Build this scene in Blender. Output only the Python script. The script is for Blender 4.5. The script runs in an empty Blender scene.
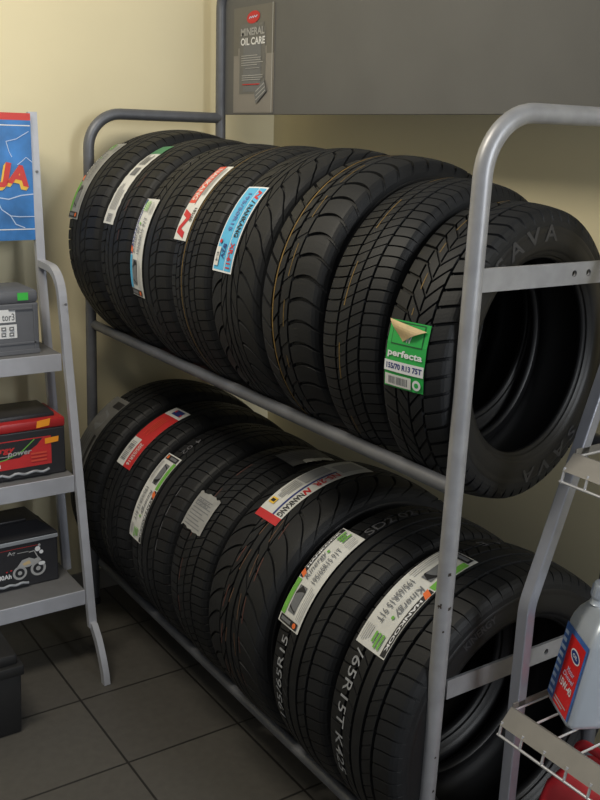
import bpy, bmesh, math, random
import numpy as np
from mathutils import Vector, Matrix
random.seed(4)
PI = math.pi
R_ = math.radians
SC = bpy.context.scene
COL = SC.collection

# ------------------------------------------------------------------ materials
def mat(name, col, rough=.6, metal=0., var=0., vscale=8., bump=0., bscale=200., spec=.5, detail=4.):
    m = bpy.data.materials.new(name); m.use_nodes = True
    nt = m.node_tree; b = nt.nodes['Principled BSDF']
    b.inputs['Roughness'].default_value = rough
    b.inputs['Metallic'].default_value = metal
    b.inputs['Specular IOR Level'].default_value = spec
    c = tuple(col) + (1,)
    b.inputs['Base Color'].default_value = c
    if var or bump:
        tc = nt.nodes.new('ShaderNodeTexCoord')
    if var:
        n = nt.nodes.new('ShaderNodeTexNoise'); n.inputs['Scale'].default_value = vscale
        n.inputs['Detail'].default_value = detail
        r = nt.nodes.new('ShaderNodeValToRGB')
        r.color_ramp.elements[0].position = .3; r.color_ramp.elements[1].position = .7
        r.color_ramp.elements[0].color = tuple(x*(1-var) for x in col) + (1,)
        r.color_ramp.elements[1].color = tuple(min(1, x*(1+var)) for x in col) + (1,)
        nt.links.new(tc.outputs['Object'], n.inputs['Vector'])
        nt.links.new(n.outputs['Fac'], r.inputs['Fac'])
        nt.links.new(r.outputs['Color'], b.inputs['Base Color'])
    if bump:
        n2 = nt.nodes.new('ShaderNodeTexNoise'); n2.inputs['Scale'].default_value = bscale
        bp = nt.nodes.new('ShaderNodeBump'); bp.inputs['Strength'].default_value = bump
        bp.inputs['Distance'].default_value = .002
        nt.links.new(tc.outputs['Object'], n2.inputs['Vector'])
        nt.links.new(n2.outputs['Fac'], bp.inputs['Height'])
        nt.links.new(bp.outputs['Normal'], b.inputs['Normal'])
    return m

def S(r, g, b):      # 0-255 sRGB to linear
    f = lambda x: (x/255/12.92) if x/255 <= .04045 else ((x/255+.055)/1.055)**2.4
    return (f(r), f(g), f(b))

M = {}
M['rubber'] = mat('tread_rubber', (.0088,.0094,.0108), .58, var=.3, vscale=14, bump=.15, bscale=300, spec=.36)
M['side'] = mat('sidewall_rubber', (.010,.010,.011), .46, var=.25, vscale=10, bump=.05, bscale=260, spec=.42)
M['liner'] = mat('liner_rubber', (.010,.010,.011), .55, var=.2, vscale=9, spec=.3)
M['raised'] = mat('raised_rubber', (.04,.04,.043), .4, var=.1, spec=.5)
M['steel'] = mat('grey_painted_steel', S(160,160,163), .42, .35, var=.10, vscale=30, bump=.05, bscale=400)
M['steel_shaded'] = mat('grey_steel_painted_shade', S(104,106,112), .45, .35, var=.10, vscale=30, bump=.05, bscale=400)  # same grey steel, shade on far frame, back frame and rails painted in
M['chip'] = mat('chipped_paint', S(60,52,46), .8)
M['panel'] = mat('panel_grey', S(98,98,97), .62, 0, var=.05, vscale=6, bump=.05, bscale=300)
M['stand'] = mat('stand_silver', S(178,180,188), .40, .25, var=.06, vscale=20, bump=.03, bscale=300)
M['shelfplate'] = mat('shelf_plate', S(120,120,122), .5, .3, var=.08, vscale=20)
M['oilpost'] = mat('oil_post_silver', S(160,163,174), .30, .55, var=.06, vscale=25)
M['oillip'] = mat('oil_lip_grey', S(124,121,116), .45, .35, var=.06, vscale=25)
M['wire'] = mat('chrome_wire', S(222,222,226), .25, .5)
M['paper'] = mat('label_paper', S(212,212,208), .55, var=.06, vscale=40)
M['paper_grey'] = mat('label_paper_grey', S(150,150,148), .55, var=.10, vscale=50)
M['paper_dim'] = mat('label_paper_dim', S(96,96,96), .5, var=.15, vscale=40)
M['ink'] = mat('ink_black', S(30,30,34), .5)
M['ink_grey'] = mat('ink_grey', S(110,112,116), .5)
M['ink_lgrey'] = mat('ink_light_grey', S(168,168,168), .5)
M['red'] = mat('label_red', S(196,44,46), .5, var=.06, vscale=30)
M['orangered'] = mat('label_orange_red', S(214,78,58), .5, var=.05, vscale=30)
M['orange'] = mat('label_orange', S(232,110,50), .5)
M['green'] = mat('label_green', S(110,176,70), .5, var=.10, vscale=60)
M['tagreen'] = mat('tag_green', S(42,168,76), .45, var=.05, vscale=30)
M['tagdark'] = mat('tag_dark_green', S(22,84,44), .5)
M['dgreen'] = mat('label_dark_green', S(60,130,90), .5)
M['lblue'] = mat('label_blue', S(84,178,222), .5, var=.05, vscale=30)
M['dblue'] = mat('label_navy', S(40,56,120), .5)
M['mblue'] = mat('label_mid_blue', S(92,120,176), .5)
M['kraft'] = mat('paper_back_tan', S(196,172,128), .7, var=.12, vscale=50)
M['white_paint'] = mat('tread_white_ink', S(150,152,156), .7, var=.3, vscale=90)
M['dim_paint'] = mat('tread_dim_ink', S(88,88,92), .7, var=.3, vscale=90)
M['line_yellow'] = mat('tread_yellow_line', S(112,88,40), .7, var=.35, vscale=60)
M['line_red'] = mat('tread_red_line', S(96,58,50), .7, var=.35, vscale=60)
M['line_orange'] = mat('tread_orange_line', S(98,72,54), .7, var=.35, vscale=60)
M['bat_grey'] = mat('battery_grey_plastic', S(96,98,104), .5, var=.06, vscale=20)
M['bat_black'] = mat('battery_black_plastic', S(38,38,42), .45, var=.08, vscale=20)
M['bat_red'] = mat('battery_red_plastic', S(168,36,38), .42, var=.06, vscale=20)
M['stk_orange'] = mat('sticker_orange', S(248,158,34), .5)
M['stk_green'] = mat('sticker_green', S(60,190,70), .5)
M['silver_strip'] = mat('battery_silver_strip', S(152,156,162), .4, .2)
M['box_black'] = mat('black_box_plastic', S(24,24,25), .6, var=.1)
M['bottle'] = mat('silver_bottle_plastic', S(186,194,204), .30, .25, var=.04, vscale=12)
M['bottle_cap'] = mat('bottle_cap_plastic', S(170,178,190), .35, .2)
M['oil_red'] = mat('oil_label_red', S(214,40,40), .4)
M['oil_blue'] = mat('oil_label_blue', S(70,110,180), .4, var=.2, vscale=60)
M['canister'] = mat('canister_red_plastic', S(186,44,54), .4, var=.05, vscale=10)
M['sign_blue'] = mat('sign_blue', S(52,122,194), .4, var=.35, vscale=11)
M['sign_red'] = mat('sign_red', S(206,60,54), .45)
M['sign_yellow'] = mat('sign_yellow', S(240,196,70), .45)
M['sign_pale'] = mat('sign_pale', S(190,210,238), .45)
M['white'] = mat('plain_white', S(225,226,228), .5)
M['poster_dark'] = mat('poster_grey', S(104,102,98), .35, var=.05)
M['poster_mid'] = mat('poster_mid_grey', S(134,130,126), .35, var=.05)
M['poster_bottle'] = mat('poster_bottle_grey', S(104,104,104), .35)
M['skirt'] = mat('skirting_tile', S(140,136,128), .5, var=.05)

def wall_mat(name, c):
    m = mat(name, c, .75, var=.035, vscale=2.2, bump=.12, bscale=70)
    return m
M['wall'] = wall_mat('cream_wall_paint', S(228,217,182))

def floor_mat():
    m = bpy.data.materials.new('dark_floor_tiles'); m.use_nodes = True
    nt = m.node_tree; b = nt.nodes['Principled BSDF']
    tc = nt.nodes.new('ShaderNodeTexCoord')
    mp = nt.nodes.new('ShaderNodeMapping'); mp.inputs['Location'].default_value = (.28+.325*8, -.82+.325*8, 0)
    br = nt.nodes.new('ShaderNodeTexBrick')
    br.offset = 0; br.squash = 1
    br.inputs['Scale'].default_value = 1
    br.inputs['Brick Width'].default_value = .325; br.inputs['Row Height'].default_value = .325
    br.inputs['Mortar Size'].default_value = .0035; br.inputs['Mortar Smooth'].default_value = .2
    br.inputs['Color1'].default_value = S(84,81,77)+(1,); br.inputs['Color2'].default_value = S(89,86,81)+(1,)
    br.inputs['Mortar'].default_value = S(40,38,36)+(1,)
    no = nt.nodes.new('ShaderNodeTexNoise'); no.inputs['Scale'].default_value = 45; no.inputs['Detail'].default_value = 5
    mx = nt.nodes.new('ShaderNodeMixRGB'); mx.blend_type = 'MULTIPLY'; mx.inputs['Fac'].default_value = .35
    bp = nt.nodes.new('ShaderNodeBump'); bp.inputs['Strength'].default_value = .25; bp.inputs['Distance'].default_value = .002
    bp.invert = True
    nt.links.new(tc.outputs['Object'], mp.inputs['Vector']); nt.links.new(mp.outputs['Vector'], br.inputs['Vector'])
    nt.links.new(tc.outputs['Object'], no.inputs['Vector'])
    nt.links.new(br.outputs['Color'], mx.inputs['Color1']); nt.links.new(no.outputs['Fac'], mx.inputs['Color2'])
    nt.links.new(mx.outputs['Color'], b.inputs['Base Color'])
    nt.links.new(br.outputs['Fac'], bp.inputs['Height']); nt.links.new(bp.outputs['Normal'], b.inputs['Normal'])
    b.inputs['Roughness'].default_value = .5
    return m
M['floor'] = floor_mat()

# ------------------------------------------------------------------ helpers
def thing(name, label, cat, loc=(0,0,0), rotz=0, group=None):
    o = bpy.data.objects.new(name, None); COL.objects.link(o)
    o.empty_display_size = .1
    o.location = loc; o.rotation_euler = (0,0,rotz)
    o['label'] = label; o['category'] = cat
    if group: o['group'] = group
    return o

def link(name, me, parent=None, label=None, kind=None):
    o = bpy.data.objects.new(name, me); COL.objects.link(o)
    if parent: o.parent = parent
    if label: o['label'] = label
    if kind: o['kind'] = kind
    return o

def obj(name, bm, mats, parent=None, label=None, kind=None, smooth=None):
    me = bpy.data.meshes.new(name)
    bmesh.ops.recalc_face_normals(bm, faces=bm.faces)
    bm.to_mesh(me); bm.free()
    for m in (mats if isinstance(mats, (list,tuple)) else [mats]): me.materials.append(m)
    o = link(name, me, parent, label, kind)
    if smooth is not None:
        for p in me.polygons: p.use_smooth = True
        me.set_sharp_from_angle(angle=R_(smooth))
    return o

def box(bm, lo, hi, bevel=0., seg=2, M4=None, mi=0):
    r = bmesh.ops.create_cube(bm, size=1)
    vs = r['verts']
    c = [(a+b)/2 for a,b in zip(lo,hi)]; s = [b-a for a,b in zip(lo,hi)]
    for v in vs:
        v.co = Vector((v.co[i]*s[i]+c[i] for i in range(3)))
    fs = set(f for v in vs for f in v.link_faces)
    if bevel:
        es = list(set(e for f in fs for e in f.edges))
        rr = bmesh.ops.bevel(bm, geom=es, offset=bevel, segments=seg, profile=.5, affect='EDGES')
        fs = set(f for v in rr['verts'] for f in v.link_faces) | set(rr['faces'])
        vs = list(set(v for f in fs for v in f.verts))
    for f in fs:
        if f.is_valid: f.material_index = mi
    if M4 is not None:
        for v in vs: v.co = M4 @ v.co
    return vs

def tube(bm, pts, r, seg=16, caps=True, square=False, mi=0):
    pts = [Vector(p) for p in pts]
    n = len(pts)
    tang = []
    for i in range(n):
        a = pts[max(0,i-1)]; b = pts[min(n-1,i+1)]
        tang.append((b-a).normalized())
    t = tang[0]
    up = Vector((0,1,0)) if abs(t.y) < .8 else Vector((1,0,0))
    nrm = (up - t*up.dot(t)).normalized()
    rings = []
    for i in range(n):
        t = tang[i]
        nrm = (nrm - t*nrm.dot(t)).normalized()
        bn = t.cross(nrm)
        ring = []
        if square:
            hx, hy = square
            for sx, sy in ((-1,-1),(1,-1),(1,1),(-1,1)):
                ring.append(bm.verts.new(pts[i] + nrm*sx*hx + bn*sy*hy))
        else:
            for k in range(seg):
                a = 2*PI*k/seg
                ring.append(bm.verts.new(pts[i] + nrm*math.cos(a)*r + bn*math.sin(a)*r))
        rings.append(ring)
    s = len(rings[0])
    for i in range(n-1):
        for k in range(s):
            f = bm.faces.new((rings[i][k], rings[i][(k+1)%s], rings[i+1][(k+1)%s], rings[i+1][k])); f.material_index = mi
    if caps:
        bm.faces.new(rings[0][::-1]).material_index = mi; bm.faces.new(rings[-1]).material_index = mi

def fillet(pts, rad, n=8):
    """polyline with rounded inner corners"""
    P = [Vector(p) for p in pts]; out = [P[0]]
    for i in range(1, len(P)-1):
        a = (P[i-1]-P[i]).normalized(); b = (P[i+1]-P[i]).normalized()
        ang = a.angle(b); d = rad/math.tan(ang/2)
        c = P[i] + (a+b).normalized()*(rad/math.sin(ang/2))
        s = P[i]+a*d; e = P[i]+b*d
        u = (s-c); w = (e-c); tot = u.angle(w)
        ax = u.cross(w).normalized()
        for k in range(n+1):
            out.append(c + Matrix.Rotation(tot*k/n, 3, ax) @ u)
    out.append(P[-1]); return out

def lathe(bm, prof, seg=32, M4=None, mi=0):
    rings = []
    for r, z in prof:
        rings.append([bm.verts.new((r*math.cos(2*PI*k/seg), r*math.sin(2*PI*k/seg), z)) for k in range(seg)])
    for i in range(len(prof)-1):
        for k in range(seg):
            bm.faces.new((rings[i][k], rings[i][(k+1)%seg], rings[i+1][(k+1)%seg], rings[i+1][k])).material_index = mi
    bm.faces.new(rings[0][::-1]).material_index = mi; bm.faces.new(rings[-1]).material_index = mi
    if M4 is not None:
        for ring in rings:
            for v in ring: v.co = M4 @ v.co

# text outlines as flat meshes, cached and normalised to the unit square
_tc = {}
def text2d(s, bold=0.012):
    key = (s, bold)
    if key in _tc: return _tc[key]
    cu = bpy.data.curves.new('txt', 'FONT'); cu.body = s; cu.size = 1; cu.offset = bold; cu.resolution_u = 3
    o = bpy.data.objects.new('txt', cu); COL.objects.link(o)
    bpy.context.view_layer.update()
    me = bpy.data.meshes.new_from_object(o.evaluated_get(bpy.context.evaluated_depsgraph_get()))
    V = np.array([v.co[:2] for v in me.vertices], float); F = [tuple(p.vertices) for p in me.polygons]
    bpy.data.objects.remove(o); bpy.data.curves.remove(cu); bpy.data.meshes.remove(me)
    lo = V.min(0); hi = V.max(0)
    asp = (hi[0]-lo[0])/(hi[1]-lo[1])
    V = (V-lo)/(hi-lo)
    _tc[key] = (V, F, asp); return _tc[key]

class Art:
    """flat artwork in (p,q) metres, carried onto a surface by a map (p,q,lift)->xyz"""
    def __init__(s, L, W, fmap, step=.008, lift=.0003):
        s.L, s.W, s.f, s.step, s.dl = L, W, fmap, step, lift
        s.V, s.F, s.mi, s.mats, s.k = [], [], [], [], 0
    def _m(s, m):
        m = M[m] if isinstance(m, str) else m
        if m not in s.mats: s.mats.append(m)
        return s.mats.index(m)
    def _add(s, V2, F, m, lift=None):
        b = len(s.V); l = s.k*s.dl if lift is None else lift
        s.V += [s.f(p, q, l) for p, q in V2]
        s.F += [tuple(b+i for i in f) for f in F]; s.mi += [s._m(m)]*len(F); s.k += 1
    def rect(s, p0, p1, q0, q1, m, skew=0., wob=0.):
        p0, p1, q0, q1 = p0*s.L, p1*s.L, q0*s.W, q1*s.W
        n = max(1, int(math.ceil((p1-p0)/s.step))); k = 3 if (q1-q0) > .02 else 1
        V = []; F = []
        for i in range(n+1):
            for j in range(k+1):
                w = wob*random.uniform(-1,1) if j in (0,k) else 0
                q = q0+(q1-q0)*j/k
                V.append((p0+(p1-p0)*i/n + skew*(q-q0), q + w))
        for i in range(n):
            for j in range(k):
                a = i*(k+1)+j; F.append((a, a+k+1, a+k+2, a+1))
        s._add(V, F, m); return s
    def text(s, t, p0, p1, q0, q1, m, bold=.012, slant=0.):
        V, F, a = text2d(t, bold)
        p0, p1, q0, q1 = p0*s.L, p1*s.L, q0*s.W, q1*s.W
        s._add([(p0+(p1-p0)*x + slant*(q1-q0)*y, q0+(q1-q0)*y) for x, y in V], F, m); return s
    def poly(s, P, m):
        V = [(p*s.L, q*s.W) for p, q in P]
        s._add(V, [tuple(range(len(V)))], m); return s
    def oval(s, p, q, rp, rq, m, n=24, rot=0.):
        V = []
        for k in range(n):
            x, y = rp*math.cos(2*PI*k/n), rq*math.sin(2*PI*k/n)
            V.append((p*s.L + x*math.cos(rot)-y*math.sin(rot), q*s.W + x*math.sin(rot)+y*math.cos(rot)))
        s._add(V, [tuple(range(n))], m); return s
    def line(s, P, w, m):
        for (a, b), (c, d) in zip(P[:-1], P[1:]):
            a, b, c, d = a*s.L, b*s.W, c*s.L, d*s.W
            l = math.hypot(c-a, d-b) or 1; nx, ny = -(d-b)/l*w/2, (c-a)/l*w/2
            s._add([(a+nx,b+ny),(a-nx,b-ny),(c-nx,d-ny),(c+nx,d+ny)], [(0,1,2,3)], m); s.k -= 1
        s.k += 1; return s
    def lines(s, p0, p1, q0, q1, n, m, frac=.45):
        """rows of fine print"""
        h = (q1-q0)/n
        for i in range(n):
            e = p1 - (p1-p0)*random.choice([0, .1, .25])
            s.rect(p0, e, q0+h*i, q0+h*(i+frac), m); s.k -= 1
        s.k += 1; return s
    def bars(s, p0, p1, q0, q1, n, m):
        x = p0; d = (p1-p0)/n
        for i in range(n):
            w = d*random.choice([.3,.5,.7]); s.rect(x, x+w, q0, q1, m); x += d; s.k -= 1
        s.k += 1; return s
    def build(s, name, parent, label=None):
        me = bpy.data.meshes.new(name); me.from_pydata(s.V, [], s.F)
        for m in s.mats: me.materials.append(m)
        me.polygons.foreach_set('material_index', s.mi)
        me.update(); return link(name, me, parent, label)

# ------------------------------------------------------------------ the setting
def structure(name, lo, hi, m):
    bm = bmesh.new(); box(bm, lo, hi)
    o = obj(name, bm, m); o['kind'] = 'structure'; return o
WX, WY = .72, 1.77
structure('floor', (-3.0,-3.2,-.05), (WX+.1, WY+.1, 0), M['floor'])
structure('wall_back', (-3.0, WY, 0), (WX+.1, WY+.1, 2.75), M['wall'])
structure('wall_right', (WX, -3.2, 0), (WX+.1, WY, 2.75), M['wall'])
structure('baseboard_back', (-3.0, WY-.01, 0), (WX-.01, WY, .075), M['skirt'])
structure('baseboard_right', (WX-.01, -3.2, 0), (WX, WY-.01, .075), M['skirt'])

# ------------------------------------------------------------------ tyre rack
L, D, RT = 1.675, .455, .0165
ZU, ZL = .966, .152
rack = thing('storage_rack', 'grey tubular steel two-tier rack of tyres with a grey header panel', 'rack')
for y in (0, L):
    bm = bmesh.new()
    tube(bm, fillet([(-.022,y,0),(.003,y,1.607),(D,y,1.607)], .105, 12), RT, 20)
    obj('end_frame', bm, M['steel'] if y == 0 else M['steel_shaded'], rack, smooth=40)
    for x in (-.022, D):
        bm = bmesh.new(); lathe(bm, [(.020,0),(.020,.02),(.0175,.024)], 20, Matrix.Translation((x,y,0)))
        obj('foot_cap', bm, M['bat_black'], rack, smooth=40)
for k in range(9):                                   # chipped paint on the near upright
    a = R_(random.uniform(185,280)); z = random.gauss(.735,.022) if k < 6 else random.uniform(.3,1.0)
    w = random.uniform(.0015,.0035); bm = bmesh.new()
    bm.faces.new([bm.verts.new((-.022*(1-z/1.4)+math.cos(a+dx/RT)*(RT+.0003), math.sin(a+dx/RT)*(RT+.0003), z+dz)) for dx, dz in ((-w,-w),(w,-.6*w),(.8*w,w*1.3),(-.7*w,w))])
    obj('paint_chip', bm, M['chip'], rack, 'dark chip in the paint of the near upright')
bm = bmesh.new()
tube(bm, fillet([(D,0,0),(D,0,2.035),(D,L,2.035),(D,L,0)], .105, 12), RT, 20)
obj('back_frame', bm, M['steel_shaded'], rack, smooth=40)
def cross_bar(y, z, holes):
    cu = bpy.data.curves.new('bar', 'CURVE'); cu.dimensions = '2D'; cu.fill_mode = 'BOTH'; cu.extrude = .003
    sp = cu.splines.new('POLY'); sp.points.add(3); sp.use_cyclic_u = True
    for p, c in zip(sp.points, ((.012,-.02),(D-.012,-.02),(D-.012,.02),(.012,.02))): p.co = (c[0], c[1], 0, 1)
    for h in holes:
        sp = cu.splines.new('POLY'); sp.points.add(15); sp.use_cyclic_u = True
        for k, p in enumerate(sp.points): p.co = (h+.0062*math.cos(-2*PI*k/16), .0062*math.sin(-2*PI*k/16), 0, 1)
    t = bpy.data.objects.new('bar', cu); COL.objects.link(t); bpy.context.view_layer.update()
    me = bpy.data.meshes.new_from_object(t.evaluated_get(bpy.context.evaluated_depsgraph_get()))
    bpy.data.objects.remove(t); bpy.data.curves.remove(cu)
    me.materials.clear(); me.materials.append(M['steel'] if y == 0 else M['steel_shaded'])
    o = link('cross_bar', me, rack); o.rotation_euler = (PI/2,0,0); o.location = (0,y,z)
    return o
cross_bar(0, 1.336, (.245,.283)); cross_bar(0, .563, (.283,)); cross_bar(L, 1.336, (.245,.283)); cross_bar(L, .563, (.283,))
for z in (ZU, ZL):
    for x in (0, D+.004):
        bm = bmesh.new(); tube(bm, [(x,.004,z),(x,L-.004,z)], .0145, 16)
        obj('rail', bm, M['steel_shaded'], rack, smooth=40)
bm = bmesh.new(); box(bm, (D+.008,.018,1.618), (D+.018,L-.012,2.018), .002)
obj('header_panel', bm, M['panel'], rack, 'plain dark grey sheet header panel')

# poster on the header panel
ps = thing('advertising_poster', 'small grey poster with a red oval logo on the grey header panel', 'poster', (D+.0066, 1.604, 1.624))
def pmap(p, q, l): return (-l-.0006, -p, q)
a = Art(.236, .308, pmap, step=1, lift=.0003)
a.rect(0,1,0,1,'poster_mid'); a.rect(.0,1,.55,1,'poster_dark'); a.rect(.12,.83,.55,.62,'poster_mid')
a.rect(.16,.80,.18,.80,'poster_bottle'); a.rect(.20,.76,.80,.84,'poster_bottle'); a.rect(.26,.70,.20,.66,'ink_grey')
a.oval(.50,.895,.038,.0175,'red',rot=.1); a.line([(.40,.885),(.43,.905),(.45,.888),(.48,.905),(.50,.888),(.53,.908),(.56,.892),(.60,.91)],.003,'sign_pale')
a.text('MINERAL', .20,.78,.73,.80,'ink_lgrey',.03); a.text('OIL CARE', .20,.80,.64,.71,'white',.03)
a.lines(.22,.76,.45,.56,5,'ink_lgrey',.35); a.rect(.33,.68,.42,.425,'ink_lgrey'); a.lines(.24,.76,.31,.37,3,'ink_lgrey',.4)
a.rect(.26,.70,.265,.275,'red')
a.poly([(.56,.22),(.80,.31),(.86,.20),(.60,.08)],'ink_grey'); a.line([(.60,.20),(.81,.28)],.003,'ink_lgrey'); a.line([(.61,.16),(.83,.245)],.003,'ink_lgrey'); a.line([(.61,.12),(.84,.21)],.003,'ink_lgrey')
a.rect(.985,1,0,1,'ink_lgrey')
bm = bmesh.new(); box(bm, (0,-.236,0), (.0012,0,.308)); obj('poster_board', bm, M['poster_mid'], ps)
a.k0 = 0; a.build('printed_face', ps)

# ------------------------------------------------------------------ tyres
XC = .222
def tyre_z(zr, R): return zr + math.sqrt((R+.0145)**2 - XC**2)

PAT = {
 'touring': dict(n=66, sw=.075, grooves=[(-.56,.075),(-.19,.075),(.19,.075),(.56,.075)],
   ribs=[(-1.6,-.56,.005,.25,.35,0),(-.56,-.19,.002,.9,0,.3),(-.19,.19,.0,0,0,0),(.19,.56,.003,-.9,0,.6),(.56,1.6,.006,.25,-.35,.5)]),
 'touring_fine': dict(n=84, sw=.10, grooves=[(-.52,.07),(-.05,.06),(.42,.07)],
   ribs=[(-1.6,-.52,.005,.2,.3,0),(-.52,-.05,.003,.8,0,.3),(-.05,.42,.002,.8,0,.1),(.42,1.6,.006,.2,-.3,.5)]),
 'swirl': dict(n=38, sw=.10, grooves=[(-.13,.055),(.13,.055),(-.42,.03),(.42,.03)],
   ribs=[(-1.6,-.42,.006,-.6,.8,0),(-.42,-.13,.004,-1.6,0,.3),(-.13,.13,.0,0,0,0),(.13,.42,.004,1.6,0,.2),(.42,1.6,.006,.6,.8,.5)]),
 'chunky': dict(n=44, sw=.13, grooves=[(-.22,.06),(.18,.08),(.52,.09)],
   ribs=[(-1.6,-.22,.0075,.10,.55,0),(-.22,.18,.002,.6,0,.3),(.18,.52,.004,.9,0,.1),(.52,1.6,.0075,-.5,0,.5)]),
 'winter': dict(n=56, sw=.15, grooves=[(-.50,.07),(0,.06),(.50,.07)],
   ribs=[(-1.6,-.50,.007,.3,0,0),(-.50,0,.006,1.1,0,.3),(0,.50,.006,-1.1,0,.1),(.50,1.6,.007,-.3,0,.5)]),
 'rib': dict(n=76, sw=.06, grooves=[(-.62,.05),(-.3,.07),(.02,.06),(.34,.07),(.66,.05)],
   ribs=[(-1.6,-.62,.005,.2,.3,0),(-.62,-.3,.003,.4,0,.3),(-.3,.02,.002,.5,0,.1),(.02,.34,.002,.5,0,.2),(.34,.66,.003,.5,0,.6),(.66,1.6,.005,.2,-.3,.5)]),
}
CROWN, SHD = .007, .032
RATIO = {(.286,.155): .655, (.330,.224): .665}
def geo(R, W):
    wt = .385*W; rr = R*RATIO.get((R,W), .60)
    return wt, rr
def tread_r(R, W, v): return R - CROWN*min(1.2, abs(v)/(.385*W))**2

def add_grid(V3, closed=True):
    """V3: rows x cols x 3, columns wrap"""
    nr, nc, _ = V3.shape
    i = np.arange(nr-1)[:,None]*nc; k = np.arange(nc)[None,:]; k2 = (k+1)%nc
    F = np.stack([i+k, i+k2, i+nc+k2, i+nc+k], -1).reshape(-1,4)
    return V3.reshape(-1,3), F
def mesh_np(name, V, F, m, smooth):
    me = bpy.data.meshes.new(name)
    me.vertices.add(len(V)); me.vertices.foreach_set('co', V.astype(np.float32).ravel())
    me.loops.add(F.size); me.loops.foreach_set('vertex_index', F.astype(np.int32).ravel())
    me.polygons.add(len(F)); me.polygons.foreach_set('loop_start', np.arange(0,F.size,4,dtype=np.int32))
    me.polygons.foreach_set('use_smooth', np.full(len(F), smooth))
    me.update(calc_edges=True); me.validate(); me.materials.append(m); return me

def tread_mesh(R, W, pat):
    P = PAT[pat]; wt, _ = geo(R, W); G = .0085; n = P['n']; sw = P['sw']
    rows = []                                           # (f, groove depth)
    fs = set(np.linspace(-1,1,17).round(4))
    gz = []
    for c, w in P['grooves']:
        gz.append((c-w/2-.02, c+w/2+.02))
        rows += [(c-w/2-.008,0),(c-w/2+.008,G),(c+w/2-.008,G),(c+w/2+.008,0)]
    rows += [(f,0) for f in fs if not any(a < f < b for a, b in gz)]
    rows.sort()
    def rib(f):
        for r in P['ribs']:
            if r[0] <= f <= r[1]: return r
        return P['ribs'][0]
    t = np.array([0,.025,.025+sw,.05+sw,.05+sw+(.95-sw)*.33,.05+sw+(.95-sw)*.66]); dw = np.array([0,1,1,0,0,0.])
    tt = (np.arange(n)[:,None]+t[None,:]).ravel(); dd = np.tile(dw, n)
    out = []
    full = []
    for ph in (90,72,54,36,18): full.append((-1, ph, -1, 0))
    full += [(f, 0, 0, g) for f, g in rows]
    for ph in (18,36,54,72,90): full.append((1, ph, 1, 0))
    for f, ph, sd, g in full:
        if sd:
            p = R_(ph); v = sd*(wt + (W*.485-wt)*math.sin(p)); r = R-CROWN-SHD*(1-math.cos(p))
            fe = sd*(1+.45*ph/90); fade = max(0, 1-(ph/80)**2)
        else:
            v = f*wt; r = R-CROWN*f*f; fe = f; fade = 1
        rb = rib(fe); mid = (max(-1,rb[0])+min(1,rb[1]))/2; x = fe-mid
        sh = rb[5] + rb[3]*x/ .3*.3*2 + rb[4]*x*x*2
        dep = np.maximum(g, rb[2]*dd*fade)
        th = (tt+sh)*2*PI/n; rad = r-dep
        out.append(np.stack([rad*np.cos(th), np.full_like(th, v), rad*np.sin(th)], -1))
    V, F = add_grid(np.array(out)); return mesh_np('tread', V, F, M['rubber'], False)

def side_profile(R, W):
    _, rr = geo(R, W); r1 = R-CROWN-SHD; h = r1-rr
    return [(.485,r1),(.494,r1-.004),(.489,r1-.009),(.492,r1-.013),(.5,rr+h*.62),(.5,rr+h*.5),(.492,rr+h*.36),(.470,rr+h*.24),(.466,rr+h*.235),(.462,rr+h*.20),
            (.43,rr+h*.10),(.425,rr+h*.085),(.41,rr+.012),(.40,rr+.004),(.385,rr),(.33,rr),(.31,rr+.005)]
def side_v(R, W, r):
    p = side_profile(R, W)[:14]
    rs = [q[1] for q in p][::-1]; vs = [q[0]*W for q in p][::-1]
    return float(np.interp(r, rs, vs))
def ring_mesh(name, prof, sgn, m, nc=128):
    th = np.arange(nc)*2*PI/nc
    out = [np.stack([r*np.cos(th), np.full_like(th, sgn*v), r*np.sin(th)], -1) for v, r in prof]
    V, F = add_grid(np.array(out)); return mesh_np(name, V, F, m, True)

def surf_map(R, W, mode, a0, vL, vR, lift):
    """(p,q) label metres -> tyre surface. up: reads upward, letter tops to far side; down: the reverse; across: upright."""
    rr = lambda v: R + lift - .55*CROWN*(abs(v)/(.385*W))**2
    def f(p, q, l):
        if mode == 'up': a = R_(a0) - p/R; v = vR+q
        elif mode == 'down': a = R_(a0) + p/R; v = vL-q
        else: a = R_(a0) - q/R; v = vL-p
        r = rr(v)+l
        return (r*math.cos(a), v, r*math.sin(a))
    return f

TYRES = {}
def car_tyre(key, yc, W, R, zr, pat, label, yaw=0., dz=0., shift=0.):
    t = thing('rubber_tyre', label, 'tyre', (XC+shift, yc, tyre_z(zr,R)+dz), R_(yaw), 'new car tyres on the upper rails' if zr == ZU else 'new car tyres on the lower rails')
    link('tread', tread_mesh(R,W,pat), t)
    _, rr = geo(R, W)
    pr = [(v*W, r) for v, r in side_profile(R,W)]
    for s in (-1, 1): link('sidewall', ring_mesh('sidewall', pr, s, M['side']), t)
    r1 = R-.02
    inner = [(-.31*W,rr+.005),(-.36*W,rr+.03),(-.43*W,(rr+r1)/2),(-.40*W,r1-.03),(-.33*W,r1-.012),(0,r1-.008),(.33*W,r1-.012),(.40*W,r1-.03),(.43*W,(rr+r1)/2),(.36*W,rr+.03),(.31*W,rr+.005)]
    link('inner_liner', ring_mesh('inner_liner', inner, 1, M['liner']), t)
    TYRES[key] = (t, R, W, yc); return t

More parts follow.
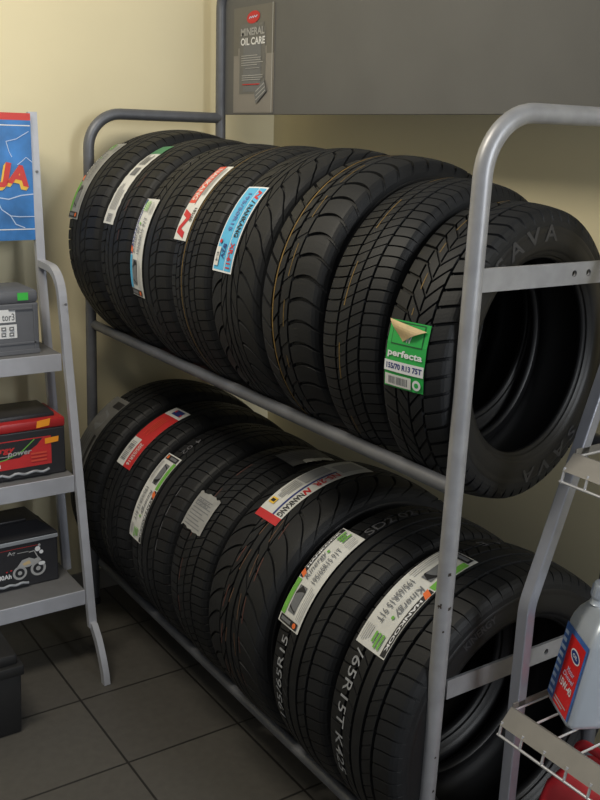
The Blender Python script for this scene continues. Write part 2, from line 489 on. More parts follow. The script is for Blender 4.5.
def art(key, mode, alo, ahi, y_far, y_near, lift=.0016):
    """a label on the tread between two angles (deg) and two positions along the rack"""
    t, R, W, yc = TYRES[key]
    vL, vR = y_far-yc, y_near-yc
    Lp = R_(ahi-alo)*R; Wd = vL-vR
    if mode == 'across': return Art(Wd, Lp, surf_map(R,W,'across',ahi,vL,vR,lift), step=.01)
    return Art(Lp, Wd, surf_map(R,W,mode, ahi if mode == 'up' else alo, vL, vR, lift), step=.008)

def paint_line(key, f, w, m, a0=80, a1=240, dash=None, slope=0.):
    t, R, W, yc = TYRES[key]; wt = .385*W
    V = []; F = []
    def seg(x0, x1):
        n = max(1, int((x1-x0)/3))
        for i in range(n+1):
            a = R_(x0+(x1-x0)*i/n); ff = f + slope*(i/n-.5)
            for s in (-1,1):
                v = ff*wt+s*w/2; r = R-CROWN*ff*ff+.0006; V.append((r*math.cos(a), v, r*math.sin(a)))
        b = len(V)-2*(n+1)
        for i in range(n): F.append((b+2*i,b+2*i+1,b+2*i+3,b+2*i+2))
    if dash:
        x = a0
        while x < a1:
            l = dash*random.uniform(.5,1.0); seg(x, min(a1,x+l)); x += dash*1.5
    else: seg(a0,a1)
    me = next(c for c in t.children if c.name.startswith('tread') and 'marking' not in c.name).data   # the ink is part of the tread's own surface
    if m not in [x.get('k') for x in me.materials if x]:
        M[m]['k'] = m; me.materials.append(M[m])
    mi = [x.get('k') for x in me.materials].index(m)
    bm = bmesh.new(); bm.from_mesh(me); vs = [bm.verts.new(v) for v in V]
    for q in F: bm.faces.new([vs[i] for i in q]).material_index = mi
    bm.to_mesh(me); bm.free()

def tread_text(key, s, mode, a, y0, h, m, Lp):
    t, R, W, yc = TYRES[key]; v = y0-yc
    A = Art(Lp, h, surf_map(R,W,mode,a, v+h/2, v-h/2, .0009), step=1)
    A.text(s, 0,1,0,1, m, .004); A.build('tread_marking', t, 'pale ink size marking printed on the tread')

def side_text(key, s, alpha, r0, r1, m, k=1.0, width=None):
    t, R, W, yc = TYRES[key]
    V, F, asp = text2d(s, .02); h = r1-r0; w = width or asp*h; rm = (r0+r1)/2
    P = []
    for x, y in V:
        r = r0+h*y; an = R_(alpha) - (x-.5)*w/rm
        P.append((r*math.cos(an), -side_v(R,W,r)-.0012, r*math.sin(an)))
    me = bpy.data.meshes.new('raised_lettering'); me.from_pydata(P,[],F); me.materials.append(M[m]); me.update()
    link('raised_lettering', me, t, 'raised rubber lettering on the sidewall')

# upper row, far to near
car_tyre('U1', 1.498, .226, .333, ZU, 'touring', 'black tyre at the far end of the top row with a grey-white label')
car_tyre('U2', 1.283, .204, .324, ZU, 'touring', 'black top-row tyre second from the far end, long white label with a green tip')
car_tyre('U3', 1.066, .226, .320, ZU, 'touring', 'black top-row tyre with a low white and pale blue label, third from the far end')
car_tyre('U4', .856, .194, .320, ZU, 'rib', 'black top-row tyre with an orange-red and white label')
car_tyre('U5', .660, .198, .320, ZU, 'swirl', 'black top-row tyre with the bright blue label', yaw=2.5)
car_tyre('U6', .464, .192, .316, ZU, 'chunky', 'black top-row tyre with yellow tread line and no label, beside the blue-labelled tyre', yaw=5)
car_tyre('U7', .288, .165, .300, ZU, 'touring_fine', 'black top-row tyre without a label, next behind the tyre with the green tag', yaw=8)
car_tyre('U8', .130, .155, .286, ZU, 'winter', 'black end tyre of the top row with a green paper tag on its tread', yaw=10)
TYRES['U8'] = (TYRES['U8'][0], .286, .155, .136)
# lower row
car_tyre('L1', 1.528, .224, .345, ZL, 'touring', 'black tyre at the far end of the bottom row with a dim grey label')
car_tyre('L2', 1.308, .206, .336, ZL, 'touring', 'black bottom-row tyre with the red and white label')
car_tyre('L3', 1.080, .236, .330, ZL, 'touring', 'black bottom-row tyre with a white and green label, third from the far end')
car_tyre('L4', .850, .200, .330, ZL, 'touring_fine', 'black bottom-row tyre with a small crumpled paper patch on its tread')
car_tyre('L5', .594, .262, .342, ZL, 'swirl', 'wide black bottom-row tyre with reddish-streaked tread and a red-ended white label')
car_tyre('L6', .338, .216, .330, ZL, 'touring', 'black bottom-row tyre with white-green label, between the red-streaked tyre and end tyre')
car_tyre('L7', .114, .224, .330, ZL, 'touring', 'black end tyre of the bottom row, its white label crossed by the rack upright')

# ---- labels
def hankook(A, paper='paper', box='ink', blue=False, name='HANKOOK'):
    A.rect(0,1,0,1,paper)
    A.rect(.42,.99,.84,.985,'ink' if not blue else 'dblue')
    A.text(name, .52,.95,.875,.955,'white',.03)
    A.poly([(.425,.80),(.475,.80),(.505,.98),(.45,1.0)],'orange')
    A.rect(.08,.41,.80,.98,'green' if not blue else 'lblue')
    A.rect(.12,.37,.40,.72,'ink_grey'); A.poly([(.13,.42),(.34,.38),(.37,.60),(.30,.74),(.16,.72)],'ink')
    A.rect(.015,.075,.10,.92,box); A.rect(.030,.060,.40,.85,'ink_grey'); A.oval(.045,.22,.006,.006,'orange')
    A.text('Kinergy', .43,.70,.55,.78,'ink_grey',.012,.2); A.oval(.73,.62,.004,.004,'green')
    A.text('195/65R15 91T', .43,.80,.22,.42,'ink_grey')
    A.lines(.86,.97,.45,.80,3,'green',.55); A.lines(.84,.96,.10,.35,4,'ink_lgrey'); A.lines(.10,.40,.08,.28,3,'ink_lgrey')
    return A
def h2(A): return hankook(A)
A = hankook(art('U1','up',120,167,1.592,1.512), 'paper_grey'); A.build('paper_label', TYRES['U1'][0], 'narrow grey-white paper label')
A = art('U2','up',113,163.5,1.362,1.288)
A.rect(0,.86,0,1,'paper',wob=.002); A.rect(.84,1,0,1,'dgreen',wob=.002); A.rect(.02,.10,.25,.75,'ink_lgrey'); A.text('195/65',.025,.10,.35,.7,'ink_grey')
A.lines(.14,.42,.2,.85,5,'ink_lgrey'); A.rect(.52,.62,.2,.7,'ink_grey'); A.lines(.66,.82,.2,.85,4,'ink_grey')
A.build('paper_label', TYRES['U2'][0], 'long white paper label with a green tip')
A = hankook(art('U3','up',146.5,193,1.168,1.088), blue=True); A.build('paper_label', TYRES['U3'][0], 'white paper label with pale blue and navy print')
A = art('U4','down',123.5,162.5,.945,.874)
A.rect(0,1,0,1,'paper'); A.rect(.0,.56,0.02,.55,'orangered'); A.text('NANKANG',.04,.52,.10,.46,'paper',.02)
A.rect(.0,.58,.55,.58,'ink_grey'); A.text('N', .64,.92,.12,.72,'red',.05,.3); A.text('185/60',.62,.78,.74,.94,'ink'); A.lines(.05,.5,.65,.9,2,'ink_lgrey')
A.build('paper_label', TYRES['U4'][0], 'orange-red and white paper label')
A = art('U5','down',133.5,171,.738,.655)
A.rect(0,1,0,1,'white'); A.rect(.02,.98,.05,.60,'lblue'); A.rect(.02,.98,.64,.95,'lblue')
A.text('N',.05,.15,.69,.90,'red',.06,.3); A.line([(.19,.68),(.22,.92)],.003,'ink'); A.text('NANKANG',.24,.62,.70,.90,'ink',.03); A.text('XR-611',.68,.95,.70,.90,'red',.03)
A.text('195/50R15',.10,.56,.30,.48,'mblue',.02); A.text('82V',.70,.86,.36,.54,'dblue',.02); A.rect(.74,.94,.10,.30,'paper'); A.text('E4',.80,.90,.14,.26,'ink_grey'); A.oval(.68,.2,.005,.005,'red')
A.build('paper_label', TYRES['U5'][0], 'bright blue paper label with white border')
# green tag on the nearest upper tyre
t8 = TYRES['U8'][0]
A = art('U8','across',162.5,186.5,.136+.056,.136-.034, .0022)
A.rect(0,1,0,1,'tagreen'); A.rect(.10,.90,.64,.98,'tagdark'); A.rect(.12,.88,.66,.96,'tagreen'); A.text('W',.46,.62,.69,.79,'white',.03)
A.text('perfecta',.06,.94,.44,.57,'white',.03); A.rect(0,1,.24,.40,'white'); A.text('155/70 R13 75T',.06,.96,.28,.365,'dblue',.03)
A.rect(.04,.72,.03,.20,'paper'); A.bars(.14,.64,.06,.17,14,'ink_grey'); A.oval(.86,.115,.009,.009,'white'); A.oval(.86,.115,.0045,.0045,'tagreen')
A.build('paper_tag', t8, 'green and white paper size tag')
Rt = .286
fm = surf_map(Rt,.155,'across',186.5,.056,-.034,.004)
H = R_(24)*Rt
V = []; F = []; N = 8
P0, P1, P2 = (.0,1.0), (.95,.90), (.42,.70)
for i in range(N+1):
    for j in range(N+1-i):
        u, w = i/N, j/N
        x = P0[0]*(1-u-w)+P1[0]*u+P2[0]*w; y = P0[1]*(1-u-w)+P1[1]*u+P2[1]*w
        V.append(fm(x*.090, y*H, .010*math.sin(PI*min(1,w+.1))*(1-w) + .003*math.sin(5*u)))
idx = {}; c = 0
for i in range(N+1):
    for j in range(N+1-i): idx[i,j] = c; c += 1
for i in range(N):
    for j in range(N-i):
        F.append((idx[i,j],idx[i+1,j],idx[i,j+1]))
        if i+j < N-1: F.append((idx[i+1,j],idx[i+1,j+1],idx[i,j+1]))
me = bpy.data.meshes.new('folded_corner'); me.from_pydata(V,[],F); me.materials.append(M['kraft']); me.update()
link('folded_corner', me, t8, 'tan back of the tag folded over at its top')
side_text('U8', 'S A V A', 108, .220, .250, 'raised', width=.20); side_text('U8', 'S A V A', 290, .220, .250, 'raised', width=.20)
# lower labels
A = art('L1','down',119,163,1.630,1.525); A.rect(0,1,0,1,'paper_dim'); A.rect(.06,.16,.45,.95,'ink'); A.poly([(.22,.35),(.45,.3),(.50,.6),(.42,.75),(.26,.72)],'ink_grey'); A.lines(.55,.95,.15,.85,5,'ink_grey'); A.rect(.55,.95,.75,.9,'ink'); A.build('paper_label', TYRES['L1'][0], 'dim grey paper label')
A = art('L2','down',104,146.5,1.376,1.280)
A.rect(0,1,0,1,'paper'); A.rect(.17,.62,0,1,'red'); A.rect(.60,1,.52,1,'red'); A.rect(.03,.13,.30,.80,'dblue'); A.poly([(.04,.3),(.08,.3),(.13,.85),(.09,.85)],'red')
A.bars(.68,.95,.10,.42,14,'ink_grey'); A.text('205/55R16',.66,.96,.64,.84,'paper'); A.lines(.25,.55,.3,.7,4,'orangered')
A.build('paper_label', TYRES['L2'][0], 'red and white paper label with a barcode')
A = hankook(art('L3','down',127,173,1.192,1.108)); A.build('paper_label', TYRES['L3'][0], 'white paper label with a green band')
A = art('L4','across',133.5,151.5,.936,.826,.004)
A.rect(0,.97,.02,1,'paper_grey',wob=.004); A.lines(.1,.85,.1,.9,9,'ink_grey',.3); A.text('195/65',.12,.7,.66,.80,'ink_grey')
A.build('paper_patch', TYRES['L4'][0], 'crumpled small paper patch')
A = art('L4','up',76,99,.858,.772,.003); A.rect(0,1,0,1,'paper_dim'); A.rect(.3,1,0,.2,'paper',wob=.003); A.lines(.1,.9,.3,.9,5,'ink_grey'); A.build('paper_label', TYRES['L4'][0], 'dim label lying on top of the tread')
A = art('L5','down',81,132,.668,.574)
A.rect(0,1,0,1,'paper'); A.rect(.93,1,0,1,'red'); A.rect(.28,.93,.58,.65,'dblue'); A.text('NANKANG',.66,.92,.72,.94,'ink',.03); A.text('N',.58,.64,.72,.94,'red',.05,.3)
A.rect(.05,.26,.25,.8,'ink_lgrey'); A.rect(.30,.56,.08,.50,'ink_lgrey'); A.text('NS-2R',.30,.54,.70,.92,'red',.02); A.rect(.80,.86,.10,.34,'sign_yellow'); A.rect(.815,.845,.14,.30,'ink'); A.lines(.58,.78,.12,.50,5,'ink_lgrey')
A.build('paper_label', TYRES['L5'][0], 'white paper label with a red end')
A = hankook(art('L6','up',114.5,159,.438,.355)); A.build('paper_label', TYRES['L6'][0], 'white paper label with a green band and black strip')
A = hankook(art('L7','down',98,147.5,.195,.103)); A.build('paper_label', TYRES['L7'][0], 'white paper label with a black strip and green band')
tread_text('L6','195/65R15','up',197,.392,.022,'white_paint',.20)
tread_text('L6','SD2 02','up',112,.370,.024,'dim_paint',.14)
tread_text('L7','/65R15T K425','down',149,.168,.026,'white_paint',.28)
tread_text('L7','4','down',76,.165,.022,'dim_paint',.016); tread_text('L7','E','down',84,.165,.022,'dim_paint',.018)
tread_text('L3','4 02','down',112,1.135,.02,'dim_paint',.07)
side_text('L7','KINERGY', 118, .268, .284, 'raised'); side_text('L7','TUBELESS', 300, .268, .284, 'raised')
# coloured factory lines on the treads
paint_line('U4', .18, .003, 'line_yellow'); paint_line('U6', .46, .0035, 'line_yellow'); paint_line('U6', -.05, .002, 'line_yellow', 90, 200, 14)
paint_line('U7', .25, .002, 'line_yellow', 90, 220, 20); paint_line('U8', .25, .002, 'line_yellow', 90, 160, 9)
paint_line('U3', .55, .003, 'dim_paint', 100, 128, 12); paint_line('U3', -.2, .002, 'dim_paint', 196, 214, 6)
for f, m in ((.30,'line_red'),(-.30,'line_orange'),(-.50,'line_red'),(.08,'line_orange')):
    paint_line('L5', f, .0026, m, 128, 215, 11, slope=.06*(1 if f > 0 else -1))
paint_line('L4', .3, .002, 'line_red', 110, 190, 12); paint_line('U2', -.45, .002, 'line_red', 120, 170, 10)
paint_line('L3', -.62, .003, 'dim_paint', 138, 172, 6)

# ------------------------------------------------------------------ battery stand
XS = -.186; XW = .52
st = thing('battery_display_stand', 'silver metal battery display stand with three shelves and a blue header sign', 'stand', (XS-XW/2, 1.40, 0))
OX, OY = XS-XW/2, 1.40
def rel(p): return (p[0]-OX, p[1]-OY, p[2])
for x in (XS, XS-XW):
    bm = bmesh.new()
    pts = fillet([(x,1.282,.142),(x,1.447,1.172),(x,1.60,1.178)], .085, 8)
    tube(bm, [rel(p) for p in pts], 0, square=(.010,.0115)); obj('front_post', bm, M['stand'], st)
    bm = bmesh.new()
    tube(bm, [rel(p) for p in [(x,1.290,.150),(x,1.268,.148),(x,1.238,.118),(x,1.210,.070),(x,1.193,.030),(x,1.188,0)]], 0, square=(.009,.0125)); obj('curved_foot', bm, M['stand'], st, smooth=35)
    s = 1 if x == XS else -1
    bm = bmesh.new()
    tube(bm, [rel(p) for p in [(x,1.483,.244),(x,1.57,.90),(x,1.602,1.15),(x,1.625,1.602)]], 0, square=(.009,.0125)); obj('rear_post', bm, M['stand'], st)
    bm = bmesh.new(); lathe(bm, [(.004,0),(.004,.003)], 10, Matrix.Translation(rel((x+.002,1.6065,1.438))) @ Matrix.Rotation(PI/2,4,'X')); obj('bolt', bm, M['ink_grey'], st)
    bm = bmesh.new(); lathe(bm, [(.004,0),(.004,.003)], 10, Matrix.Translation(rel((x,1.42-.013,1.085))) @ Matrix.Rotation(PI/2,4,'X')); obj('bolt', bm, M['ink_grey'], st)
for y, z, lh in ((1.425,.942,.050),(1.358,.596,.050),(1.302,.256,.046)):
    bm = bmesh.new(); box(bm, rel((XS-XW+.0125,y,z-.012)), rel((XS-.0125,y+.215,z)), .0015)
    sh = obj('shelf', bm, M['shelfplate'], st)
    bm = bmesh.new(); box(bm, rel((XS-XW+.0125,y-.004,z-lh)), rel((XS-.0125,y,z)), .001); obj('shelf_lip', bm, M['stand'], sh)
# sign
bm = bmesh.new(); box(bm, rel((XS-XW+.012,1.602,1.245)), rel((XS-.0125,1.610,1.598)), .001)
sg = obj('header_sign', bm, M['sign_blue'], st, 'blue header sign with lightning and red letters')
def smap(p, q, l): return rel((XS-.0125-XW+.0245+p, 1.6015-l, 1.245+q))
SW, SH = XW-.0245, .353
a = Art(SW, SH, smap, step=1, lift=.0003)
a.rect(0,1,0,1,'sign_blue'); a.rect(0,1,.945,1,'sign_red'); a.rect(0,.995,.90,.908,'white'); a.rect(0,1,.085,.093,'white')
def bolt(P, w): a.line([(1-x*.145/SW*1.0, y) for x, y in P], w, 'sign_pale')
bolt([(0,.37),(.25,.36),(.5,.33),(.8,.35),(1,.34)], .003); bolt([(.75,.345),(.65,.25),(.48,.2),(.38,.13),(.2,.1)], .0025); bolt([(.5,.2),(.3,.19),(0,.19)], .0022)
bolt([(0,.62),(.12,.66),(.2,.63),(.3,.60)], .002); bolt([(.05,.86),(.3,.8),(.5,.78),(.45,.70),(.4,.66)], .002); bolt([(1,.2),(.9,.16),(.8,.12)], .004)
a.build('printed_face', sg)
def sign_text(m, dp, dq, lift):
    A = Art(SW, SH, smap, step=1); rot = R_(-12)
    V, F, asp = text2d('JA', .05)
    w, h = .088, .072
    P = []
    for x, y in V:
        px, qy = (x-.5)*w, (y-.5)*h
        P.append((SW-.052+px*math.cos(rot)-qy*math.sin(rot)+dp, .178+px*math.sin(rot)+qy*math.cos(rot)+dq))
    A._add(P, F, m, lift); return A
A = sign_text('sign_yellow', -.007, -.009, .0026); 
for k in range(1,4):
    B = sign_text('sign_yellow', -.007+.0018*k, -.009+.0023*k, .0026+.0002*k); b = len(A.V); A.V += B.V; A.F += [tuple(b+i for i in f) for f in B.F]; A.mi += B.mi
B = sign_text('sign_red', 0, 0, .0036); b = len(A.V); A.V += B.V; A.F += [tuple(b+i for i in f) for f in B.F]; A.mi += [A._m('sign_red')]*len(B.F)
A.build('lettering', sg, 'red letters with yellow sides')

# ------------------------------------------------------------------ batteries
def battery(label, x1, y, z, w, d, h, case, lid, lid_h):
    """x1: right end; y: front"""
    t = thing('car_battery', label, 'battery', (x1-w/2, y+d/2, z), 0, 'car batteries on the stand')
    bm = bmesh.new(); box(bm, (-w/2,-d/2,0), (w/2,d/2,h-lid_h), .004); obj('case', bm, case, t)
    return t, (lambda p,q,l: (-w/2+p, -d/2-.0008-l, q)), w, d, h
# grey
t, fm, w, d, h = battery('dark grey car battery on the top shelf with a small green sticker', -.246, 1.462, .943, .26, .165, .184, M['bat_grey'], M['bat_grey'], .04)
bm = bmesh.new(); box(bm, (-w/2-.002,-d/2-.002,h-.042), (w/2+.002,d/2+.002,h-.004), .012); obj('lid', bm, M['bat_grey'], t, smooth=30)
bm = bmesh.new(); box(bm, (w/2-.085,-d/2-.004,h-.058), (w/2-.018,-d/2-.0005,h-.052), .001); box(bm, (w/2-.016,-d/2-.003,.012), (w/2-.011,-d/2,h-.045)); box(bm, (-w/2,-d/2-.003,.028), (w/2-.004,-d/2,.034), .001); box(bm, (-w/2,-d/2-.005,.0), (w/2,-d/2,.012), .001); obj('case_rib', bm, M['bat_grey'], t)
a = Art(w, h, fm, step=1); a.rect(.3,.745,.505,.70,'white'); a.text('tor3',.60,.735,.53,.64,'ink_grey',.02); a.rect(.3,.755,.26,.47,'white')
for k, q in ((0,.29),(1,.38)):
    for j in range(3): a.rect(.50+.085*j,.55+.085*j,q,q+.06,'ink_grey'); a.rect(.512+.085*j,.538+.085*j,q+.02,q+.04,'white')
a.build('front_label', t, 'white printed label')
a = Art(w, h, lambda p,q,l: (-w/2+p, -d/2-.0032-l, q), step=1); a.rect(.775,.89,.83,.945,'stk_green'); a.build('price_sticker', t, 'small green sticker')
# red and black
t, fm, w, d, h = battery('black and red car battery on the middle shelf with orange price stickers', -.208, 1.392, .597, .30, .17, .190, M['bat_black'], M['bat_red'], .05)
bm = bmesh.new(); box(bm, (-w/2-.002,-d/2-.003,h-.050), (w/2+.001,d/2,h-.022), .006); obj('lid', bm, M['bat_red'], t, 'red lid', smooth=30)
bm = bmesh.new(); box(bm, (-w/2,-d/2+.022,h-.030), (w/2-.02,d/2,h-.010), .006); obj('lid_top', bm, M['bat_black'], t, 'black raised lid top', smooth=30)
a = Art(w, h, fm, step=1)
a.rect(.02,.86,.18,.62,'red'); a.poly([(.02,.33),(.55,.34),(.72,.50),(.78,.605),(.02,.605)],'bat_black'); a.line([(.15,.29),(.42,.34),(.58,.44),(.70,.60)],.003,'green')
a.text('Energy',.20,.50,.42,.54,'red',.04,.2); a.text('94Ah',.25,.37,.22,.31,'white',.03); a.text('power',.44,.66,.36,.44,'ink_lgrey',.02,.2); a.lines(.66,.83,.25,.42,3,'orangered',.5); a.rect(.30,.48,.385,.395,'ink_lgrey')
a.build('front_label', t, 'red and black printed label')
a = Art(w, h, lambda p,q,l: (-w/2+p, -d/2-.004-l, q), step=1); a.poly([(.72,.765),(.845,.785),(.86,.895),(.73,.872)],'stk_orange'); a.build('price_sticker', t, 'orange sticker on the red lid')
a = Art(w, h, lambda p,q,l: (-w/2+p, -d/2-.0022-l, q), step=1); a.poly([(.80,.50),(.93,.515),(.935,.60),(.80,.585)],'stk_orange'); a.build('price_sticker', t, 'orange sticker on the front label')
bm = bmesh.new()
tube(bm, [(-w/2+.05+.009*k, -d/2-.006-.002*math.sin(1.6*k), .018+.003*math.sin(1.2*k)) for k in range(23)], .004, 8); obj('carry_rope', bm, M['silver_strip'], t, 'grey rope carry handle', smooth=60)
# black
t, fm, w, d, h = battery('black car battery on the bottom shelf with a motorbike picture and silver strip', -.238, 1.405, .257, .26, .17, .190, M['bat_black'], M['bat_black'], .045)
bm = bmesh.new()
pr = [(-d/2-.001,h-.05),(-d/2-.001,h-.035),(-d/2+.045,h-.004),(d/2-.01,h-.004),(d/2,h-.05)]
for x in (-w/2, w/2): pass
def prism(bm, prof, x0, x1, inset=0):
    A_ = [bm.verts.new((x0,y,z)) for y,z in prof]; B_ = [bm.verts.new((x1-(inset if z > h-.02 else 0),y,z)) for y,z in prof]
    n = len(prof)
    bm.faces.new(A_); bm.faces.new(B_[::-1])
    for k in range(n): bm.faces.new((A_[k],B_[k],B_[(k+1)%n],A_[(k+1)%n]))
prism(bm, pr, -w/2, w/2, .045); obj('lid', bm, M['bat_black'], t)
bm = bmesh.new(); box(bm, (-w/2+.01,-d/2+.05,h-.006), (w/2-.075,d/2-.04,h+.003), .003); obj('carry_handle', bm, M['bat_black'], t, smooth=30)
bm = bmesh.new(); box(bm, (-w/2,-d/2-.004,h-.052), (w/2+.001,-d/2,h-.040), .0015); obj('trim_strip', bm, M['silver_strip'], t, 'silver strip')
a = Art(w, h, fm, step=1)
a.line([(.30,.655),(.50,.66),(.78,.655)],.0012,'red'); a.text('Ag',.42,.51,.55,.63,'ink_lgrey',.02); a.rect(.53,.66,.575,.585,'ink_lgrey')
for px, py, r in ((.55,.25,.021),(.76,.27,.023)):
    a.oval(px,py,r,r,'ink_lgrey'); a.oval(px,py,r*.68,r*.68,'bat_black'); a.oval(px,py,r*.3,r*.3,'ink_lgrey')
a.poly([(.52,.36),(.58,.46),(.66,.48),(.72,.44),(.77,.46),(.80,.40),(.74,.38),(.66,.33),(.58,.33)],'ink_lgrey'); a.poly([(.58,.40),(.66,.44),(.68,.38),(.60,.36)],'kraft')
a.line([(.76,.46),(.72,.58),(.66,.57)],.003,'ink_lgrey'); a.oval(.76,.60,.008,.008,'white'); a.oval(.80,.54,.006,.006,'white'); a.oval(.78,.66,.004,.004,'ink_lgrey'); a.oval(.80,.35,.010,.006,'white')
a.text('80Ah',.30,.45,.20,.28,'white',.03); a.oval(.45,.33,.003,.002,'red'); a.oval(.40,.32,.003,.002,'red')
a.build('front_label', t, 'printed motorbike picture')
bm = bmesh.new(); tube(bm, [(-w/2+.03+.008*k, -d/2-.006, .016+.002*math.sin(1.4*k)) for k in range(18)], .004, 8); obj('carry_rope', bm, M['silver_strip'], t, 'grey rope carry handle', smooth=60)

# black plastic box on the floor
bx = thing('storage_box', 'black plastic box with a lid on the floor in front of the battery stand', 'box', (-.572,1.18,0))
bm = bmesh.new(); vs = box(bm, (-.112,-.10,0), (.112,.10,.19), .008)
for v in vs:
    k = .94+.06*v.co.z/.2; v.co.x *= k; v.co.y *= k
obj('tub', bm, M['box_black'], bx, smooth=40)
bm = bmesh.new(); box(bm, (-.117,-.105,.175), (.117,.105,.205), .005); box(bm, (-.105,-.093,.20), (.105,.093,.235), .010); obj('lid', bm, M['box_black'], bx, smooth=40)

# ------------------------------------------------------------------ oil display rack
PY = -.10
od = thing('oil_display_rack', 'silver oil display rack with a bent post and wire shelves, holding the silver bottle', 'rack', (.2,-.4,0))
def r2(p): return (p[0]-.2, p[1]+.4, p[2])
POST = [(.097,0),(.097,.76),(.140,.885),(.395,1.62)]
def post_x(z):
    for (x0,z0),(x1,z1) in zip(POST[:-1],POST[1:]):
        if z0 <= z <= z1: return x0+(x1-x0)*(z-z0)/(z1-z0)
for y in (PY, PY-.62):
    bm = bmesh.new(); tube(bm, [r2(tuple(p)) for p in fillet([(.097,y,0),(.097,y,.762),(.395,y,1.62)], .12, 6)], 0, square=(.012,.011))
    o = obj('post', bm, M['oilpost'], od)
    bv = o.modifiers.new('bevel','BEVEL'); bv.width = .0022; bv.segments = 2; bv.limit_method = 'ANGLE'
for z0, dep in ((.560,.27),(1.034,.20),(.20,.27)):
    x0 = post_x(z0)-.024
    ya, yb = PY-.62+.002, PY-.008
    bm = bmesh.new()
    P = [(x0-.026,z0-.022),(x0,z0+.006),(x0+.004,z0+.006),(x0+.004,z0+.003),(x0-.022,z0-.024)]
    A_ = [bm.verts.new(r2((x,ya,z))) for x,z in P]; B_ = [bm.verts.new(r2((x,yb,z))) for x,z in P]
    bm.faces.new(A_); bm.faces.new(B_[::-1])
    for k in range(5): bm.faces.new((A_[k],B_[k],B_[(k+1)%5],A_[(k+1)%5]))
    lip = obj('shelf_lip', bm, M['oillip'], od)
    bm = bmesh.new()
    tube(bm, [r2((x0-.027,ya,z0-.042)), r2((x0-.027,yb+.002,z0-.042))], .0027, 8)
    n = 12
    for k in range(n+1):
        y = yb - .002 - (yb-ya-.004)*k/n
        tube(bm, [r2((x0-.027,y,z0-.042)), r2((x0-.021,y,z0-.016))], .0027, 8)
    for k in range(n+1):
        y = yb - .004 - (yb-ya-.008)*k/n
        tube(bm, [r2((x0+.002,y,z0)), r2((x0+dep,y,z0))], .0022, 8)
    for x in (x0+dep*.45, x0+dep):
        tube(bm, [r2((x,ya,z0-.003)), r2((x,yb,z0-.003))], .0025, 8)
    obj('wire_basket', bm, M['wire'], od, smooth=60)
    for y in (yb-.002, ya+.002):
        bm = bmesh.new()
        box(bm, r2((x0+.002,y-.002,z0-.004)), r2((x0+dep,y+.001,z0+.014)), .0008)
        obj('end_bracket', bm, M['oillip'], od)

# oil bottle
ob = thing('oil_bottle', 'silver motor oil bottle with a red and blue label, standing on the middle wire shelf', 'bottle', (.103,-.211,.5625), R_(-29))
def lean(p): return (p[0]+.24*p[2], p[1]+.13*p[2], p[2])
# local frame: y runs along the label face (near corner to far corner), x runs back from it
bw, bd, bh = .116, .075, .205
def bottle_ring(z, fx, fy, ox, oy, r, n=6):
    pts = []
    for cx, cy, a0 in ((fx-r,fy-r,0),(r,fy-r,90),(r,r,180),(fx-r,r,270)):
        for k in range(n+1):
            a = R_(a0+90*k/n); pts.append((ox+cx+r*math.cos(a), oy+cy+r*math.sin(a), z))
    return pts
bm = bmesh.new(); rings = []
for z, i, r in ((0,.008,.012),(.004,.003,.014),(.012,0,.015),(.150,0,.015),(.152,.0,.015),(.166,.002,.016),(.180,.006,.018),(.192,.013,.02),(.200,.022,.02)):
    rings.append([bm.verts.new(p) for p in bottle_ring(z, bd-2*i, bw-2*i*1.0, i, i, min(r,(bd-2*i)/2-.001))])
nn = len(rings[0])
for i in range(len(rings)-1):
    for k in range(nn): bm.faces.new((rings[i][k],rings[i][(k+1)%nn],rings[i+1][(k+1)%nn],rings[i+1][k]))
bm.faces.new(rings[0][::-1]); bm.faces.new(rings[-1])
lathe(bm, [(.019,.199),(.0165,.203),(.0165,.209),(.018,.211)], 24, Matrix.Translation((bd/2-.008,bw*.64,0)))
for v in bm.verts: v.co = lean(v.co)
obj('bottle_body', bm, M['bottle'], ob, smooth=50)
bm = bmesh.new()
lathe(bm, [(.0185,.2105),(.0195,.213),(.0195,.232),(.018,.235)], 24, Matrix.Translation((bd/2-.008,bw*.64,0)))
for k in range(24):
    an = 2*PI*k/24
    box(bm, (-.0006,-.0008,.214), (.0008,.0008,.231), M4=Matrix.Translation((bd/2-.008,bw*.64,0)) @ Matrix.Rotation(an,4,'Z') @ Matrix.Translation((.0195,0,0)))
for v in bm.verts: v.co = lean(v.co)
obj('screw_cap', bm, M['bottle_cap'], ob, smooth=40)
def omap(p, q, l): return lean((-.0006-l, bw-.007-p, .014+q))
a = Art(bw-.014, .135, omap, step=1, lift=.0002)
a.rect(0,1,0,1,'oil_blue'); a.lines(.02,.22,.05,.95,9,'sign_pale',.5); a.rect(.28,.94,.0,.93,'oil_red'); a.oval(.64,.74,.021,.0105,'white',rot=-.12); a.oval(.64,.74,.018,.008,'dblue',rot=-.12); a.text('OIL',.54,.74,.72,.765,'white',.02)
a.text('Motor',.50,.80,.50,.57,'sign_pale',0,.2); a.text('Diesel',.40,.84,.42,.48,'sign_pale',0,.2); a.text('15W-40',.36,.88,.28,.38,'white',.02); a.lines(.34,.86,.05,.13,2,'ink_lgrey')
a.build('front_label', ob, 'red and blue printed label')

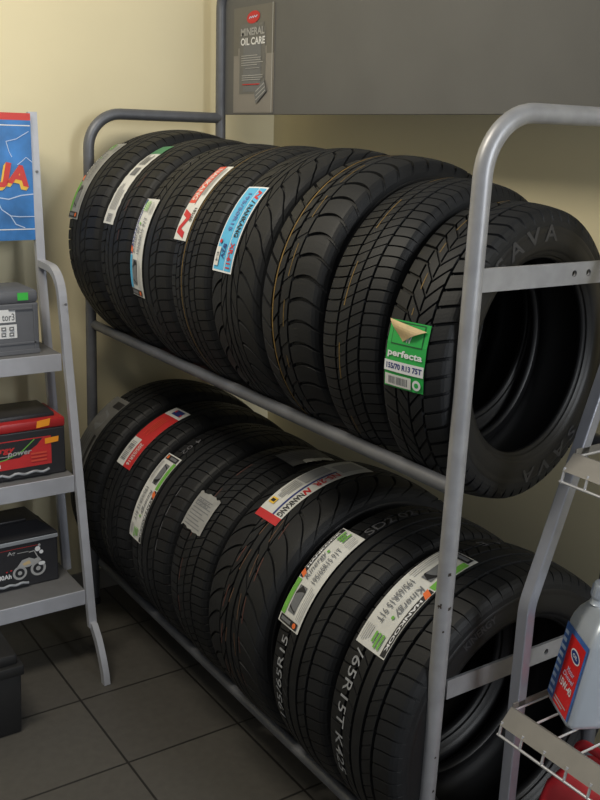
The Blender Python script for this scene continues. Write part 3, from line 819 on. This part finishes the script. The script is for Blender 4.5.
# red canister on the lower wire shelf
rc = thing('oil_canister', 'red plastic oil canister on the lowest wire shelf, below the silver bottle', 'canister', (.205,-.245,.206))
bm = bmesh.new(); rings = []
for z, i, r in ((0,.006,.02),(.008,0,.025),(.15,0,.025),(.19,.006,.03),(.225,.025,.03),(.245,.045,.02)):
    rings.append([bm.verts.new((p[0]-.07,p[1]-.115,p[2])) for p in bottle_ring(z, .14-2*i, .23-2*i, i, i, r)])
nn = len(rings[0])
for i in range(len(rings)-1):
    for k in range(nn): bm.faces.new((rings[i][k],rings[i][(k+1)%nn],rings[i+1][(k+1)%nn],rings[i+1][k]))
bm.faces.new(rings[0][::-1]); bm.faces.new(rings[-1])
obj('canister_body', bm, M['canister'], rc, smooth=50)
bm = bmesh.new(); lathe(bm, [(.022,.243),(.022,.268),(.020,.271)], 24, Matrix.Translation((0,-.05,0))); obj('screw_cap', bm, M['bat_black'], rc, smooth=40)
bm = bmesh.new(); tube(bm, fillet([(0,.09,.215),(0,.075,.275),(0,.005,.275),(0,-.005,.24)], .02, 5), .009, 12); obj('carry_handle', bm, M['canister'], rc, smooth=50)

# ------------------------------------------------------------------ camera
cam = bpy.data.cameras.new('camera'); co = bpy.data.objects.new('camera', cam); COL.objects.link(co)
cam.sensor_fit = 'VERTICAL'; cam.sensor_height = 36; cam.lens = 36*951/800; cam.clip_start = .05
f = 951.
vx = Vector((1455,219,-f)).normalized(); vy = Vector((-665,285,-f)).normalized()
d = vx.dot(vy)
X_ = (vx - vy*d*.5); Y_ = vy - vx*d*.5
X_ = (X_ - Y_*(X_.dot(Y_))/Y_.length_squared*.5).normalized(); Y_ = (Y_ - X_*X_.dot(Y_)).normalized(); Z_ = X_.cross(Y_)
Rm = Matrix((X_, Y_, Z_))
co.matrix_world = Matrix.Translation((-1.121,-1.143,1.56)) @ Rm.to_4x4()
SC.camera = co

# ------------------------------------------------------------------ light
w = bpy.data.worlds.new('World'); SC.world = w; w.use_nodes = True
w.node_tree.nodes['Background'].inputs['Color'].default_value = (.9,.95,1.0,1)
w.node_tree.nodes['Background'].inputs['Strength'].default_value = .24
def area(name, loc, target, sx, sy, power, col):
    l = bpy.data.lights.new(name, 'AREA'); l.shape = 'RECTANGLE'; l.size = sx; l.size_y = sy; l.energy = power; l.color = col
    o = bpy.data.objects.new(name, l); COL.objects.link(o); o.location = loc
    o.rotation_euler = (Vector(target)-Vector(loc)).to_track_quat('-Z','Y').to_euler(); return o
area('window_light', (.75,-3.0,2.1), (.0,.6,1.0), 1.5, 1.6, 118, (.92,.96,1.0))
area('ceiling_light', (-1.0,.55,2.65), (-.6,1.2,1.2), .9, .25, 28, (1.0,.92,.76))
SC.view_settings.view_transform = 'Standard'
SC.view_settings.look = 'None'
SC.view_settings.exposure = 0
